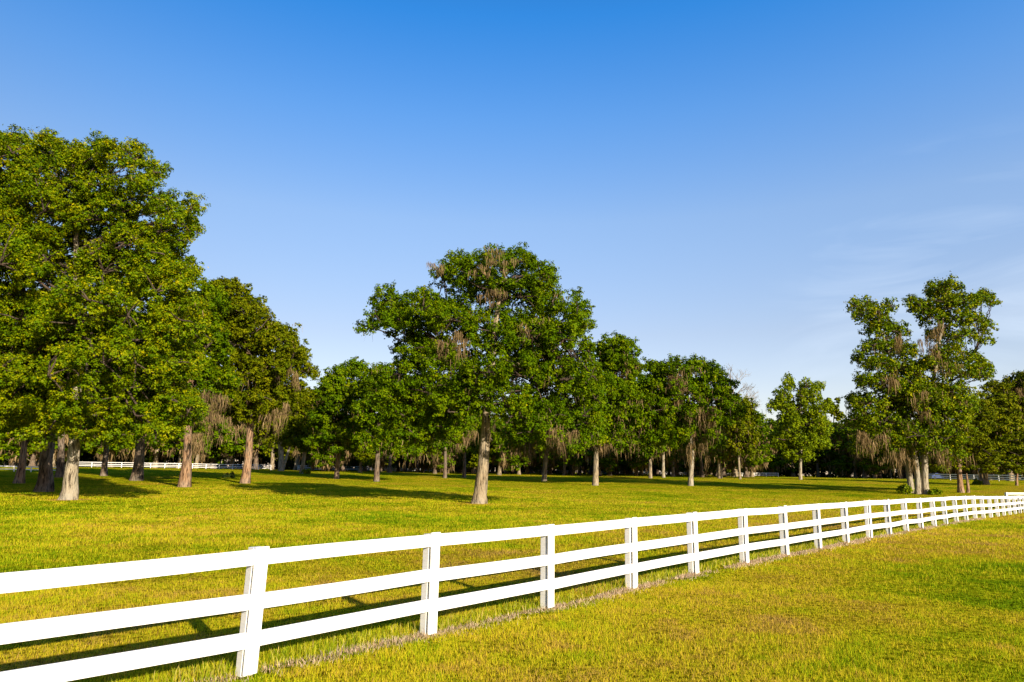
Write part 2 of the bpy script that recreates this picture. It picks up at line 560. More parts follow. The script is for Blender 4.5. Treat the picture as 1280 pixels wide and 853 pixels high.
fence('board_fence', along(FPTS, 2.405), 'long white three rail board fence running from the left foreground to the right edge', seed=4)
# a second fence that begins behind the far end of the long one
s0 = wp(1256, 600, 60.5)[:2]; s1 = s0 + np.array([16.0, 4.0])
fence('board_fence', along([s0, s1], 2.4), 'short white fence just showing above the far right end of the long fence', seed=5)


def line_fence(pa, da, pb, db, step, label, seed, **kw):
    a, b = at(pa, da)[:2], at(pb, db)[:2]
    return fence('board_fence', along([a, b], step), label, seed=seed, detail=False, jitter=.6, face=False, **kw)


line_fence(1160, 150, 1300, 132, 4.6, 'white three rail fence in the distance behind the thick trunk at right', 6)
line_fence(-25, 106, 84, 106, 2.6, 'low white rail fence in the shade behind the leftmost orange brown trunk', 7, h=.85, board=.11)
line_fence(-40, 205, 90, 200, 2.4, 'far white fence beyond a strip of lit grass at the left edge', 8, board=.22)
line_fence(95, 158, 348, 176, 3.0, 'distant white fence behind the two orange brown trunks at left', 9, board=.10)
line_fence(372, 182, 560, 196, 3.2, 'distant white fence behind the dark trunks in the left middle of the wood edge', 10)
line_fence(640, 200, 985, 190, 3.2, 'distant white fence in shade along the wood from the middle to the pale green gum', 12, h=1.05, board=.10)


# ------------------------------------------------------------------ trees
def tube(pts, rad, nseg=10, flare=0.0, ridges=0, seed=0, rough=0.0):
    """swept tube through pts with radii rad; flare spreads root buttresses at the first points"""
    pts, rad = np.asarray(pts, float), np.asarray(rad, float)
    n = len(pts)
    tan = np.gradient(pts, axis=0)
    tan /= np.linalg.norm(tan, axis=1)[:, None] + 1e-9
    th = np.linspace(0, 2 * np.pi, nseg, endpoint=False)
    g = np.random.default_rng(seed)
    ph = g.uniform(0, 6.28, 4)
    V = []
    ref = np.array([1.0, .13, .05]) if abs(tan[0][2]) > .5 else np.array([0.0, .1, 1.0])
    for i in range(n):
        t = tan[i]
        u = ref - t * np.dot(ref, t)
        u /= np.linalg.norm(u) + 1e-9
        w = np.cross(t, u); ref = u
        s = np.linalg.norm(pts[i] - pts[0])
        r = np.full(nseg, rad[i])
        if flare > 0:
            k = math.exp(-s / (rad[0] * 1.5))
            r = r * (1 + flare * k * (1 + .55 * np.cos(ridges * th + ph[0]) + .35 * np.cos((ridges + 2) * th + ph[1])))
        if rough > 0:
            r = r * (1 + rough * np.cos(7 * th + ph[2] + s * .5) + rough * np.cos(11 * th + ph[3] - s * .4) + rough * g.normal(0, .6, nseg))
        V.append(pts[i] + np.outer(np.cos(th) * r, u) + np.outer(np.sin(th) * r, w))
    V = np.concatenate(V)
    i, j = np.meshgrid(np.arange(nseg), np.arange(n - 1))
    a = (j * nseg + i).ravel(); b = (j * nseg + (i + 1) % nseg).ravel()
    Fq = np.stack([a, b, b + nseg, a + nseg], 1)
    return V, Fq


def resample(pts, rad, step):
    pts, rad = np.asarray(pts, float), np.asarray(rad, float)
    s = np.r_[0, np.cumsum(np.linalg.norm(np.diff(pts, axis=0), axis=1))]
    n = max(3, int(s[-1] / step) + 1)
    t = np.linspace(0, s[-1], n)
    P = np.stack([np.interp(t, s, pts[:, k]) for k in range(3)], 1)
    # smooth
    for _ in range(3):
        P[1:-1] = (P[:-2] + 2 * P[1:-1] + P[2:]) / 4
    return P, np.interp(t, s, rad)


def limb(a, b, r0, r1, g, sag=.15, n=7):
    a, b = np.asarray(a), np.asarray(b)
    L = np.linalg.norm(b - a)
    t = np.linspace(0, 1, n)[:, None]
    mid = (a + b) / 2 + np.array([0, 0, sag * L]) + g.normal(0, .07, 3) * L
    P = (1 - t) ** 2 * a + 2 * t * (1 - t) * mid + t ** 2 * b
    P[1:-1] += g.normal(0, .02, (n - 2, 3)) * L
    return tube(P, np.linspace(r0, r1, n), 6)


def unit(g, n):
    v = g.normal(0, 1, (n, 3))
    return v / (np.linalg.norm(v, axis=1)[:, None] + 1e-9)


def leaves(clumps, rad, n, L, g, flat=.65, aspect=.36, up=.4):
    """n folded leaf faces spread through the clumps"""
    w = rad ** 2
    idx = g.choice(len(clumps), n, p=w / w.sum())
    d = unit(g, n)
    rr = g.uniform(0, 1, n) ** .5
    # sprigs: every clump is a handful of tight leaf bunches with gaps between
    ns = 9
    sd = unit(g, len(clumps) * ns) * (g.uniform(.15, 1, len(clumps) * ns) ** .45)[:, None]
    sid = idx * ns + g.integers(0, ns, n)
    off = (sd[sid] + d * (rr * .40)[:, None]) * rad[idx][:, None] * np.array([1, 1, flat])
    dc = sd[sid] + d * .7
    d = dc / (np.linalg.norm(dc, axis=1)[:, None] + 1e-9)
    # ragged clumps: push some sprigs outward
    spr = g.uniform(0, 1, n) > .96
    off[spr] *= g.uniform(1.05, 1.5, spr.sum())[:, None]
    c = clumps[idx] + off
    nr = d * .85 + unit(g, n) * .7 + np.array([0, 0, up])
    nr /= np.linalg.norm(nr, axis=1)[:, None]
    t = np.cross(nr, unit(g, n)); t /= np.linalg.norm(t, axis=1)[:, None] + 1e-9
    b = np.cross(nr, t)
    ll = (L * g.uniform(.65, 1.35, n))[:, None]
    v = np.empty((n, 4, 3))
    v[:, 0] = c - t * ll * .5; v[:, 2] = c + t * ll * .5
    v[:, 1] = c + b * ll * aspect + nr * ll * .10 - t * ll * .06; v[:, 3] = c - b * ll * aspect + nr * ll * .10 - t * ll * .06
    q = np.arange(n)[:, None] * 4 + np.array([0, 1, 2, 3])[None]
    ct = g.uniform(0, 1, len(clumps))
    st = g.uniform(0, 1, len(clumps) * ns)
    tint = np.clip(.30 * ct[idx] + .28 * st[sid] + .32 * g.uniform(0, 1, n) + .09 * g.normal(0, 1, n) + .03, 0, 1)
    return v.reshape(-1, 3), q, tint


def moss_ribbons(anchors, lens, g, width, per=14, spread=.45):
    """hanging beards: several thin tapering wavy ribbons from every anchor"""
    V, Q, T, n0 = [], [], [], 0
    A = np.repeat(anchors, per, 0); Ls = np.repeat(lens, per)
    n = len(A)
    sp = np.repeat(np.asarray(spread) * np.ones(len(anchors)), per)
    A = A + g.normal(0, 1, (n, 3)) * sp[:, None] * np.array([.6, .6, .35])
    Ls = Ls * g.uniform(.3, 1.1, n)
    th = g.uniform(0, np.pi, n)
    seg = 4
    wd = width * g.uniform(.5, 1.4, n)
    prof = np.array([.55, 1.0, .8, .5, .08])
    v = np.empty((n, seg + 1, 2, 3))
    dx, dy = np.cos(th) * wd, np.sin(th) * wd
    wx, wy = np.zeros(n), np.zeros(n)
    for k in range(seg + 1):
        if k: wx = wx + g.normal(0, .06, n) * Ls; wy = wy + g.normal(0, .06, n) * Ls
        z = A[:, 2] - Ls * k / seg
        for s_, q in ((-1, 0), (1, 1)):
            v[:, k, q] = np.stack([A[:, 0] + wx + s_ * dx * prof[k], A[:, 1] + wy + s_ * dy * prof[k], z], 1)
    b = np.arange(n)[:, None, None] * (2 * (seg + 1)) + (np.arange(seg) * 2)[None, :, None]
    q = (b + np.array([0, 1, 3, 2])[None, None]).reshape(-1, 4)
    t = np.repeat(np.clip(g.normal(.5, .22, n), 0, 1), seg)
    return v.reshape(-1, 3), q, t


def build_tree(name, label, cat, depth, trunks, blobs, leaf='oak', bark='bark_tan', seed=1, group=None, lpx=3.3, clump_px=10.5,
               cover=4.2, moss=0, moss_at=(), moss_len=1.3, thick=.33, flat=.82, aspect=.36, sag=.12, nearfac=1.0, hole=.12,
               trunk_dd=None, deep=True, up=.4):
    """a tree standing at forward distance depth: boles as (column, row, width) lists, crown as a list of
    masses (column, row, half width, half height[, depth offset]) measured on the photo at that distance"""
    g = np.random.default_rng(seed)
    k = depth / F
    b0 = trunks[0]
    base = wp(b0[0][0], b0[0][1], depth)
    base[2] = float(terrain(base[0], base[1]))
    root = empty(name, tuple(base), label, cat, group)
    # boles
    V, Q, n0 = [], [], 0
    TP, TR = [], []

    def put(v, q):
        nonlocal n0
        V.append(v); Q.append(q + n0); n0 += len(v)
    for ti, tr in enumerate(trunks):
        dd = 0 if trunk_dd is None else trunk_dd[ti]
        P = np.array([wp(x, y, depth + dd) for x, y, w in tr])
        if ti == 0 or tr[0][1] > b0[0][1] - 14: P[0, 2] = terrain(P[0, 0], P[0, 1]) - .25
        P[1:, 2] = np.maximum(P[1:, 2], P[0, 2] + .4 * np.arange(1, len(P)))
        Rr = np.array([w * k / 2 * .8 for x, y, w in tr])
        P[1:-1, 1] += g.normal(0, .1, len(P) - 2)
        P2, R2 = resample(P, Rr, .45 if depth < 60 else .8)
        put(*tube(P2 - base, R2, 22 if depth < 60 else 12, .2 if tr[0][1] > b0[0][1] - 14 else 0, 5, seed + ti, .045))
        TP.append(P2); TR.append(R2)
    mesh_obj('trunk', np.concatenate(V), np.concatenate(Q), M[bark], root, smooth=True)
    V, Q, n0 = [], [], 0
    TPa, TRa = np.concatenate(TP), np.concatenate(TR)
    # crown masses
    xs = [b[0] for b in blobs]
    W = (max(xs) - min(xs)) / 2 * k + 1.0
    masses, front = [], []
    for b in blobs:
        x, y, rx, ry = b[:4]
        dd = b[4] if len(b) > 4 else g.normal(0, .12) * W
        spec = [(dd, 1.0)] if (len(b) > 4 or not deep) else [(dd - thick * W, .84), (dd + thick * W * .9, .95), (dd, .93), (dd + thick * W * .4, 1.0)]
        for d_, s_ in spec:
            dep = max(depth + d_, depth * .6)
            c = wp(x, y, dep)
            kk = dep / F
            front.append(s_ == .84)
            masses.append((c, np.array([rx * kk * s_, (rx + ry) / 2 * kk * s_, ry * kk * s_])))
    mz = np.array([m_[0][2] for m_ in masses])
    zlo = min(mz.min() + .3 * (mz.max() - mz.min()), TPa[:, 2].max() - 1.0)
    # limbs to the masses
    for (c, r), fr in zip(masses, front):
        if fr: continue
        dz = c[2] - TPa[:, 2]
        hd = np.hypot(c[0] - TPa[:, 0], c[1] - TPa[:, 1])
        ok = (dz > .35 * hd) & (TPa[:, 2] > zlo)
        if not ok.any(): ok = TPa[:, 2] > zlo
        if not ok.any(): ok = np.ones(len(TPa), bool)
        ds = np.where(ok, np.hypot(hd, dz) + .5 * hd, 1e9)
        i = int(np.argmin(ds))
        L = np.hypot(hd[i], dz[i])
        put(*limb(TPa[i] - base, c - base, min(TRa[i] * .5, .018 * L + .04), .02 + .003 * L, g, sag))
    # clumps on the masses
    C, RC = [], []
    cr = clump_px * k
    for c, r in masses:
        n = int(np.clip(4.4 * (r[0] * r[2]) / cr ** 2, 3, 90))
        d = unit(g, n)
        p = c + d * r * (g.uniform(.25, 1.0, n) ** .33)[:, None]
        out_ = g.uniform(0, 1, n) > .84
        p[out_] += d[out_] * r * g.uniform(.1, .42, (int(out_.sum()), 1))
        keep = (g.uniform(0, 1, n) > hole) & ((d[:, 2] > -.45) | (g.uniform(0, 1, n) < .45))
        p = p[keep]
        C.append(p); RC.append(cr * g.uniform(.45, 1.15, len(p)) * np.where(out_[keep], .6, 1))
        for q in p[:max(2, len(p) // 4)]:
            put(*limb(c - base, q - base, .03 + .0006 * depth, .012 + .0002 * depth, g, .08, 4))
    C, RC = np.concatenate(C), np.concatenate(RC)
    mesh_obj('branches', np.concatenate(V), np.concatenate(Q), M['bark_shaded'], root, smooth=True)
    L = lpx * k * .84
    area = sum(r[0] * r[2] * math.pi for c, r in masses) / (4 if deep else 1) * 1.35
    n = int(area / (L * L * .36) * cover * 2.1)
    v, q, t = leaves(C - base, RC, n, L, g, flat, aspect, up)
    mesh_obj('crown', v, q, M[leaf], root, attr=t)
    if moss or len(moss_at):
        if moss:
            lo = C[:, 2] - base[2]
            pr = np.clip(1.3 - lo / (lo.max() + .1), .25, 1); pr /= pr.sum()
            moss = int(moss * 1.5)
            ii = g.choice(len(C), moss, p=pr)
            a = C[ii] - base - np.array([0, 0, .3]) * RC[ii][:, None]
            vv, qq, tt = moss_ribbons(a, moss_len * .75 * g.uniform(.2, 1.0, moss), g, .30 * k, 10, cr * .9)
            tag(mesh_obj('moss', vv, qq, M['moss'], root, attr=tt), kind='stuff')
        for (x, y, wpx, lpx_) in moss_at:
            dm = -W * .42 if deep else 0
            c = wp(x, y, depth + dm)
            kk = (depth + dm) / F
            na = 6
            an = c - base + g.normal(0, 1, (na, 3)) * wpx * kk * np.array([.75, .5, .8])
            vv, qq, tt = moss_ribbons(an, lpx_ * .8 * kk * g.uniform(.35, 1.1, na), g, .36 * kk, 20, wpx * kk * .5)
            tag(mesh_obj('moss_beard', vv, qq, M['moss'], root, attr=tt), kind='stuff')
    return root


# ---- the big sweetgum in the left foreground of the grove
build_tree('gum_tree', 'tall broad gum with a pale grey trunk standing nearest in the grove at left', 'tree', 41.2,
           [[(85, 623, 24), (88, 612, 20), (90, 600, 17.5), (92, 575, 16), (94, 545, 15.5), (97, 500, 14), (100, 430, 13), (98, 340, 9), (95, 240, 4)]],
           [(15, 192, 30, 26), (-15, 205, 35, 35), (55, 190, 22, 18), (82, 205, 24, 20), (110, 200, 22, 22), (45, 225, 35, 30), (140, 192, 17, 15), (170, 200, 22, 20), (120, 232, 36, 26), (194, 216, 15, 16), (178, 245, 30, 28), (208, 258, 16, 18), (238, 262, 11, 17), (228, 280, 18, 16), (243, 283, 8, 14), (200, 290, 22, 16), (205, 318, 28, 18), (226, 338, 24, 18), (222, 300, 18, 12), (20, 172, 14, 9), (58, 176, 12, 8), (-4, 176, 16, 11), (128, 180, 10, 7), (88, 186, 12, 8),
            (55, 265, 55, 45), (125, 275, 50, 42), (-25, 250, 50, 55), (170, 300, 30, 25), (60, 325, 60, 45), (0, 330, 60, 55), (130, 340, 60, 45),
            (195, 365, 45, 40), (225, 400, 34, 40), (-60, 340, 60, 60), (-50, 430, 60, 60), (25, 400, 60, 45), (95, 405, 60, 45), (165, 425, 50, 40),
            (215, 455, 38, 36), (30, 465, 55, 40), (100, 470, 60, 40), (175, 485, 45, 34), (60, 515, 45, 26), (120, 520, 50, 26), (170, 520, 35, 22),
            (10, 515, 45, 30), (215, 500, 28, 22), (140, 545, 30, 14), (-50, 500, 50, 40), (235, 515, 22, 20), (195, 540, 26, 14), (60, 470, 45, 34, -6), (130, 455, 45, 34, -6), (110, 505, 40, 24, -5), (170, 455, 40, 30, -5), (60, 540, 36, 14, -3), (160, 395, 40, 34, -5), (110, 375, 44, 30, -5)],
           leaf='gum', bark='bark_grey', seed=3, lpx=3.1, clump_px=12.5, cover=3.4, moss=40, moss_len=.9, thick=.26, hole=.2, sag=.05)

# ---- the trees behind it
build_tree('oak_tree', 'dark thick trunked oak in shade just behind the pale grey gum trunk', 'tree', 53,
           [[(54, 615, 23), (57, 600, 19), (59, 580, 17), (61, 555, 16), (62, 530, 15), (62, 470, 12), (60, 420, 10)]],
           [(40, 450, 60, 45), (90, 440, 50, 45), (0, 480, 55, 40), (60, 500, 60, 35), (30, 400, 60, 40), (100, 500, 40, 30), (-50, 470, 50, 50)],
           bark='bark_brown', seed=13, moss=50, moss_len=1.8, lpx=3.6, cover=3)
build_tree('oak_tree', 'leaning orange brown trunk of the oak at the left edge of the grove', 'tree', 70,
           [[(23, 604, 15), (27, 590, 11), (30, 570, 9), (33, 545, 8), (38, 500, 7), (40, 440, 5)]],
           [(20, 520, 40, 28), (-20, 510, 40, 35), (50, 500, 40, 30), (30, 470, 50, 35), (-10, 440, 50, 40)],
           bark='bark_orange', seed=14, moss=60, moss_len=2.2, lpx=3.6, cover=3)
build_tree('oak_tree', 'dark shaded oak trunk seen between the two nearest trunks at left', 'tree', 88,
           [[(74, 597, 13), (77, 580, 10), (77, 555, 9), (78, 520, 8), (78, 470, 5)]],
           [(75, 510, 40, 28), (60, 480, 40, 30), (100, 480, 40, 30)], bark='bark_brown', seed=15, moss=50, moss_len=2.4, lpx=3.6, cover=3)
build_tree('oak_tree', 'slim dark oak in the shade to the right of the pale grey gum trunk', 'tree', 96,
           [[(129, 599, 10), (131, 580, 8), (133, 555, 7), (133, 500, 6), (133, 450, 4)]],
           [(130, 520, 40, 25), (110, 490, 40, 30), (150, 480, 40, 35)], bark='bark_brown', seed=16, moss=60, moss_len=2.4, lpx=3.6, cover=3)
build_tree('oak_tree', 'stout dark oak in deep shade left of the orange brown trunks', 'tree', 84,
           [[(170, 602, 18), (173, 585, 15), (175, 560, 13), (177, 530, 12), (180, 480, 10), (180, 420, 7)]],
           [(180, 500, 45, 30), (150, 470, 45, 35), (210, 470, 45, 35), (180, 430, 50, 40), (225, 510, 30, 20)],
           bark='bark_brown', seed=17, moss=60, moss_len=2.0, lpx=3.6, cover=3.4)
build_tree('oak_tree', 'orange brown trunked oak hung with long tan moss beards in the left grove', 'tree', 69,
           [[(230, 607, 18), (233, 585, 15), (236, 560, 12), (234, 530, 11), (237, 490, 10), (243, 430, 8), (248, 380, 5)]],
           [(232, 405, 34, 36), (255, 380, 28, 28), (225, 450, 34, 34), (258, 435, 28, 30), (250, 475, 30, 24), (222, 495, 22, 18), (280, 480, 18, 16), (235, 525, 12, 14), (274, 538, 10, 8)],
           bark='bark_orange', seed=18, moss=24, moss_len=1.6, lpx=3.4,
           moss_at=[(258, 505, 12, 50), (266, 500, 10, 40), (250, 545, 6, 34), (275, 520, 8, 30), (246, 500, 8, 40)])
build_tree('cedar_tree', 'feathery tree on an orange and grey trunk at the open end of the grove', 'tree', 82,
           [[(306, 603, 15), (309, 585, 12), (311, 565, 11), (313, 530, 10), (312, 490, 9), (309, 440, 7), (300, 385, 4)]],
           [(285, 370, 30, 22), (268, 385, 26, 26), (305, 390, 28, 24), (262, 410, 26, 24), (320, 415, 32, 24), (350, 428, 26, 24), (365, 448, 20, 26),
            (295, 430, 40, 30), (345, 465, 34, 28), (385, 465, 9, 9), (300, 470, 45, 28), (340, 500, 28, 20), (280, 500, 34, 22), (375, 490, 12, 14), (315, 520, 22, 12)],
           leaf='cedar', bark='bark_orange', seed=19, moss=30, moss_len=1.8, lpx=3.0, clump_px=9, flat=.78,
           moss_at=[(335, 520, 9, 26), (366, 470, 7, 30), (290, 530, 7, 26), (352, 515, 8, 34)])
build_tree('oak_tree', 'far pale fork trunked oak standing past the grove at left', 'tree', 150,
           [[(352, 583, 9), (352, 570, 7.5), (350, 552, 8), (348, 530, 7), (347, 500, 4)], [(354, 578, 4), (359, 568, 4), (363, 555, 3)]],
           [(345, 520, 24, 22), (330, 535, 20, 18), (362, 525, 22, 20), (355, 500, 24, 18), (368, 550, 12, 12), (335, 500, 20, 20)],
           leaf='cedar', bark='bark_grey', seed=20, moss=60, moss_len=4)
build_tree('oak_tree', 'small oak with a leaning tan trunk right of the far pale forked one', 'tree', 128,
           [[(377, 588, 7), (379, 575, 5.5), (382, 560, 5), (385, 540, 4), (388, 520, 3)]],
           [(385, 525, 26, 22), (398, 505, 18, 16), (372, 545, 20, 14), (405, 540, 20, 20), (390, 550, 22, 14), (372, 515, 14, 14)],
           leaf='cedar', bark='bark_tan', seed=21, moss=30, moss_len=2.4, lpx=2.9)
build_tree('oak_tree', 'rounded oak on a thin dark trunk at the left of the middle trees', 'tree', 105,
           [[(421, 591, 8), (423, 575, 7), (425, 550, 6), (430, 520, 5), (435, 490, 3)]],
           [(428, 475, 20, 20), (445, 465, 13, 14), (415, 495, 22, 20), (440, 505, 30, 26), (408, 525, 22, 20), (435, 540, 34, 18), (415, 555, 26, 14), (462, 490, 18, 20)],
           bark='bark_brown', seed=22, moss=50, moss_len=2.2, lpx=3.0)
build_tree('oak_tree', 'oak with a dark shaded trunk between the thin trunked oak and the large middle one', 'tree', 98,
           [[(471, 590, 9), (472, 570, 7), (473, 545, 7), (475, 515, 6), (478, 480, 4)]],
           [(475, 480, 22, 20), (492, 500, 26, 24), (465, 515, 24, 22), (500, 535, 30, 20), (468, 548, 28, 16), (520, 520, 24, 22), (505, 560, 24, 12)],
           bark='bark_brown', seed=23, moss=46, moss_len=2.2, lpx=3.0)
for px, dep, lab, sd in ((556, 118, 'slender dark oak in shade left of the large middle trunk', 24), (580, 122, 'dark slim oak right beside the left side of the large middle trunk', 25)):
    build_tree('oak_tree', lab, 'tree', dep,
               [[(px, 598, 6), (px + 1, 580, 5), (px, 560, 4.5), (px + 2, 530, 4)]],
               [(px - 12, 535, 24, 18), (px + 12, 530, 22, 20), (px, 510, 28, 18), (px - 4, 555, 22, 12)], bark='bark_brown', seed=sd, moss=40, moss_len=2.6, lpx=3.0)

# ---- the large single oak in the middle
build_tree('oak_tree', 'large spreading oak with a fluted tan trunk alone in the middle of the pasture', 'tree', 43.6,
           [[(598, 629, 22), (600, 618, 19), (602, 602, 17), (604, 580, 16), (606, 555, 14.5), (608, 520, 13), (612, 470, 12), (620, 400, 9), (630, 340, 5)],
            [(610, 500, 6), (600, 485, 6), (580, 460, 5), (550, 425, 3)], [(611, 490, 6), (628, 470, 6), (660, 445, 5), (690, 415, 3)]],
           [(615, 330, 28, 20), (648, 328, 26, 18), (575, 338, 24, 20), (675, 345, 22, 20), (553, 345, 12, 12), (600, 360, 38, 26), (650, 372, 38, 30), (690, 378, 22, 22),
            (722, 385, 18, 20), (728, 410, 14, 16), (528, 388, 34, 26), (485, 375, 20, 18), (470, 395, 16, 14), (460, 408, 10, 8), (500, 402, 26, 16), (565, 400, 40, 30), (615, 415, 40, 32), (665, 420, 40, 32),
            (705, 425, 30, 28), (735, 440, 10, 18), (520, 435, 26, 22), (500, 468, 28, 24), (485, 495, 22, 20), (545, 450, 34, 28), (595, 470, 36, 26), (650, 470, 38, 30),
            (700, 475, 38, 30), (735, 480, 18, 24), (530, 490, 36, 24), (560, 515, 32, 18), (505, 520, 26, 16), (650, 510, 32, 18), (690, 520, 36, 22), (728, 520, 22, 18),
            (700, 548, 22, 12), (540, 535, 26, 12), (575, 490, 26, 20), (740, 545, 14, 10), (615, 488, 26, 16, -4), (640, 520, 26, 18, -3), (665, 540, 26, 16, -3), (690, 555, 24, 13, -2), (725, 552, 20, 13), (585, 512, 24, 16, -4), (560, 540, 24, 12, -2), (650, 548, 16, 10, 1), (520, 545, 22, 12), (495, 545, 20, 14), (600, 465, 30, 20, -5), (640, 455, 30, 20, -5), (592, 490, 24, 20, -3), (628, 505, 24, 20, -3), (612, 470, 26, 20, -4), (640, 490, 26, 20, -2), (570, 500, 26, 20, -3), (655, 525, 24, 16, 1), (545, 480, 28, 24, 2), (680, 500, 30, 24, 3), (620, 440, 34, 24, 3), (660, 440, 34, 26, 4), (570, 440, 30, 24, 4), (705, 450, 26, 24, 2), (740, 470, 12, 16), (745, 500, 14, 20), (735, 530, 16, 14)],
           bark='bark_tan', seed=30, lpx=3.0, clump_px=11, cover=3.5, moss=70, moss_len=.9, thick=.3, hole=.2,
           moss_at=[(615, 322, 10, 18), (632, 324, 9, 20), (603, 337, 7, 14), (570, 425, 8, 40), (660, 412, 16, 20), (620, 370, 10, 26), (548, 332, 6, 16), (700, 545, 8, 26), (585, 545, 6, 20), (715, 540, 6, 22), (685, 540, 6, 25), (553, 430, 6, 30)])

# ---- to the right of it
build_tree('oak_tree', 'mossy oak on a short trunk just behind right of the large middle oak', 'tree', 110,
           [[(680, 601, 8), (681, 588, 6.5), (683, 565, 6), (685, 530, 5)]],
           [(680, 545, 30, 18), (655, 535, 26, 18), (705, 535, 30, 20), (685, 515, 36, 18), (650, 555, 18, 10), (715, 558, 20, 10)],
           bark='bark_tan', seed=31, moss=110, moss_len=3.0, lpx=3.0, moss_at=[(670, 548, 10, 26), (688, 548, 10, 30), (660, 560, 8, 22), (700, 550, 8, 24)])
build_tree('oak_tree', 'oak with a clean straight tan trunk right of the large middle oak', 'tree', 94,
           [[(744, 606, 9.5), (745, 588, 8), (745, 565, 7.5), (747, 530, 6), (755, 480, 5), (768, 440, 3)]],
           [(768, 435, 22, 14), (780, 440, 16, 14), (752, 450, 22, 20), (775, 462, 22, 20), (750, 490, 34, 26), (780, 495, 22, 22), (735, 520, 30, 22), (765, 525, 28, 20), (790, 520, 18, 18), (738, 548, 24, 12), (770, 550, 20, 12)],
           bark='bark_tan', seed=32, moss=70, moss_len=2.0, lpx=3.0, moss_at=[(785, 460, 6, 22), (755, 555, 6, 18)])
build_tree('oak_tree', 'broad mossy oak on a pale trunk standing forward in the right of the middle trees', 'tree', 97,
           [[(863, 609, 8.5), (864, 592, 7), (865, 570, 7), (864, 540, 6), (860, 500, 5), (855, 470, 3)]],
           [(845, 460, 24, 10), (815, 465, 22, 14), (875, 462, 22, 12), (890, 470, 14, 14), (905, 485, 14, 14), (830, 485, 30, 18), (862, 490, 30, 20), (893, 500, 22, 20),
            (800, 490, 20, 20), (815, 515, 28, 22), (850, 520, 32, 22), (885, 525, 28, 18), (912, 512, 12, 18), (830, 545, 26, 16), (858, 550, 30, 14), (888, 548, 18, 12), (800, 540, 18, 20)],
           bark='bark_grey', seed=33, moss=110, moss_len=2.6, lpx=3.0, moss_at=[(855, 475, 10, 30), (850, 480, 12, 28), (880, 510, 10, 36), (885, 520, 10, 36), (870, 555, 8, 30), (838, 475, 6, 24)])
build_tree('oak_tree', 'slim trunked oak behind left of the broad mossy pale trunked one', 'tree', 132,
           [[(813, 595, 5.5), (813, 580, 4.8), (812, 565, 4.5), (812, 540, 4)]],
           [(805, 548, 26, 16), (820, 530, 26, 18), (795, 530, 20, 18), (812, 560, 18, 8)], bark='bark_tan', seed=34, moss=50, moss_len=3, lpx=2.9)
build_tree('oak_tree', 'squat stump like pale trunked oak between the slim one and the broad mossy one', 'tree', 138,
           [[(829, 596, 5.5), (829, 585, 4.5), (829, 570, 4.2), (830, 545, 3.5)]],
           [(830, 550, 22, 14), (842, 540, 18, 16)], bark='bark_grey', seed=35, moss=40, moss_len=3, lpx=2.9)
build_tree('oak_tree', 'round crowned oak on a tan trunk right of the broad mossy one', 'tree', 136,
           [[(900, 595, 7), (899, 582, 5.5), (898, 565, 5), (898, 545, 4)]],
           [(905, 548, 24, 16), (890, 535, 20, 16), (915, 540, 20, 18), (905, 562, 20, 9)], bark='bark_tan', seed=36, moss=50, moss_len=3, lpx=2.9,
           moss_at=[(893, 560, 6, 24), (904, 562, 6, 18)])
build_tree('oak_tree', 'thin trunked young oak with yellowish leaves at the right end of the middle trees', 'tree', 132,
           [[(925, 596, 4), (924, 582, 3.2), (923, 565, 3), (924, 540, 2.5)]],
           [(925, 550, 18, 16), (935, 530, 16, 18), (930, 510, 14, 14), (938, 560, 10, 12), (918, 530, 14, 14)], leaf='cedar', bark='bark_tan', seed=37, moss=30, moss_len=2.5, lpx=2.9)

# ---- right: pale green gum, pine, great multi-stemmed tree, feathery trees, mossy oak
build_tree('gum_tree', 'upright bright green gum standing alone before the dark wood at right', 'tree', 132,
           [[(1000, 592, 5), (1000, 580, 4.3), (1001, 555, 4), (1001, 520, 3.4), (1000, 490, 2.2)]],
           [(985, 480, 6, 9), (980, 492, 8, 9), (1008, 482, 6, 10), (1005, 496, 9, 10), (1022, 484, 6, 7), (1018, 497, 8, 9), (966, 508, 7, 6), (974, 502, 7, 7), (984, 510, 11, 11), (1005, 514, 11, 12), (1025, 512, 9, 9), (1034, 505, 5, 6), (988, 530, 17, 13),
            (1014, 530, 17, 14), (1032, 534, 8, 8), (980, 550, 15, 11), (1005, 552, 20, 12), (1024, 552, 12, 9), (998, 568, 20, 8)],
           leaf='bright', bark='bark_grey', seed=40, moss=6, moss_len=2, lpx=2.6, clump_px=5.5, flat=1.15, hole=.05)
build_tree('pine_tree', 'thin tall pine beside the bright green gum with a small round top', 'tree', 196,
           [[(1041, 592, 2.2), (1042, 560, 1.8), (1042, 530, 1.5), (1043, 505, 1.0)]],
           [(1043, 503, 10, 8), (1040, 514, 8, 5), (1046, 520, 7, 4), (1036, 508, 5, 4)], leaf='cedar', bark='bark_shaded', seed=41, lpx=2.4, clump_px=4.5, deep=False)
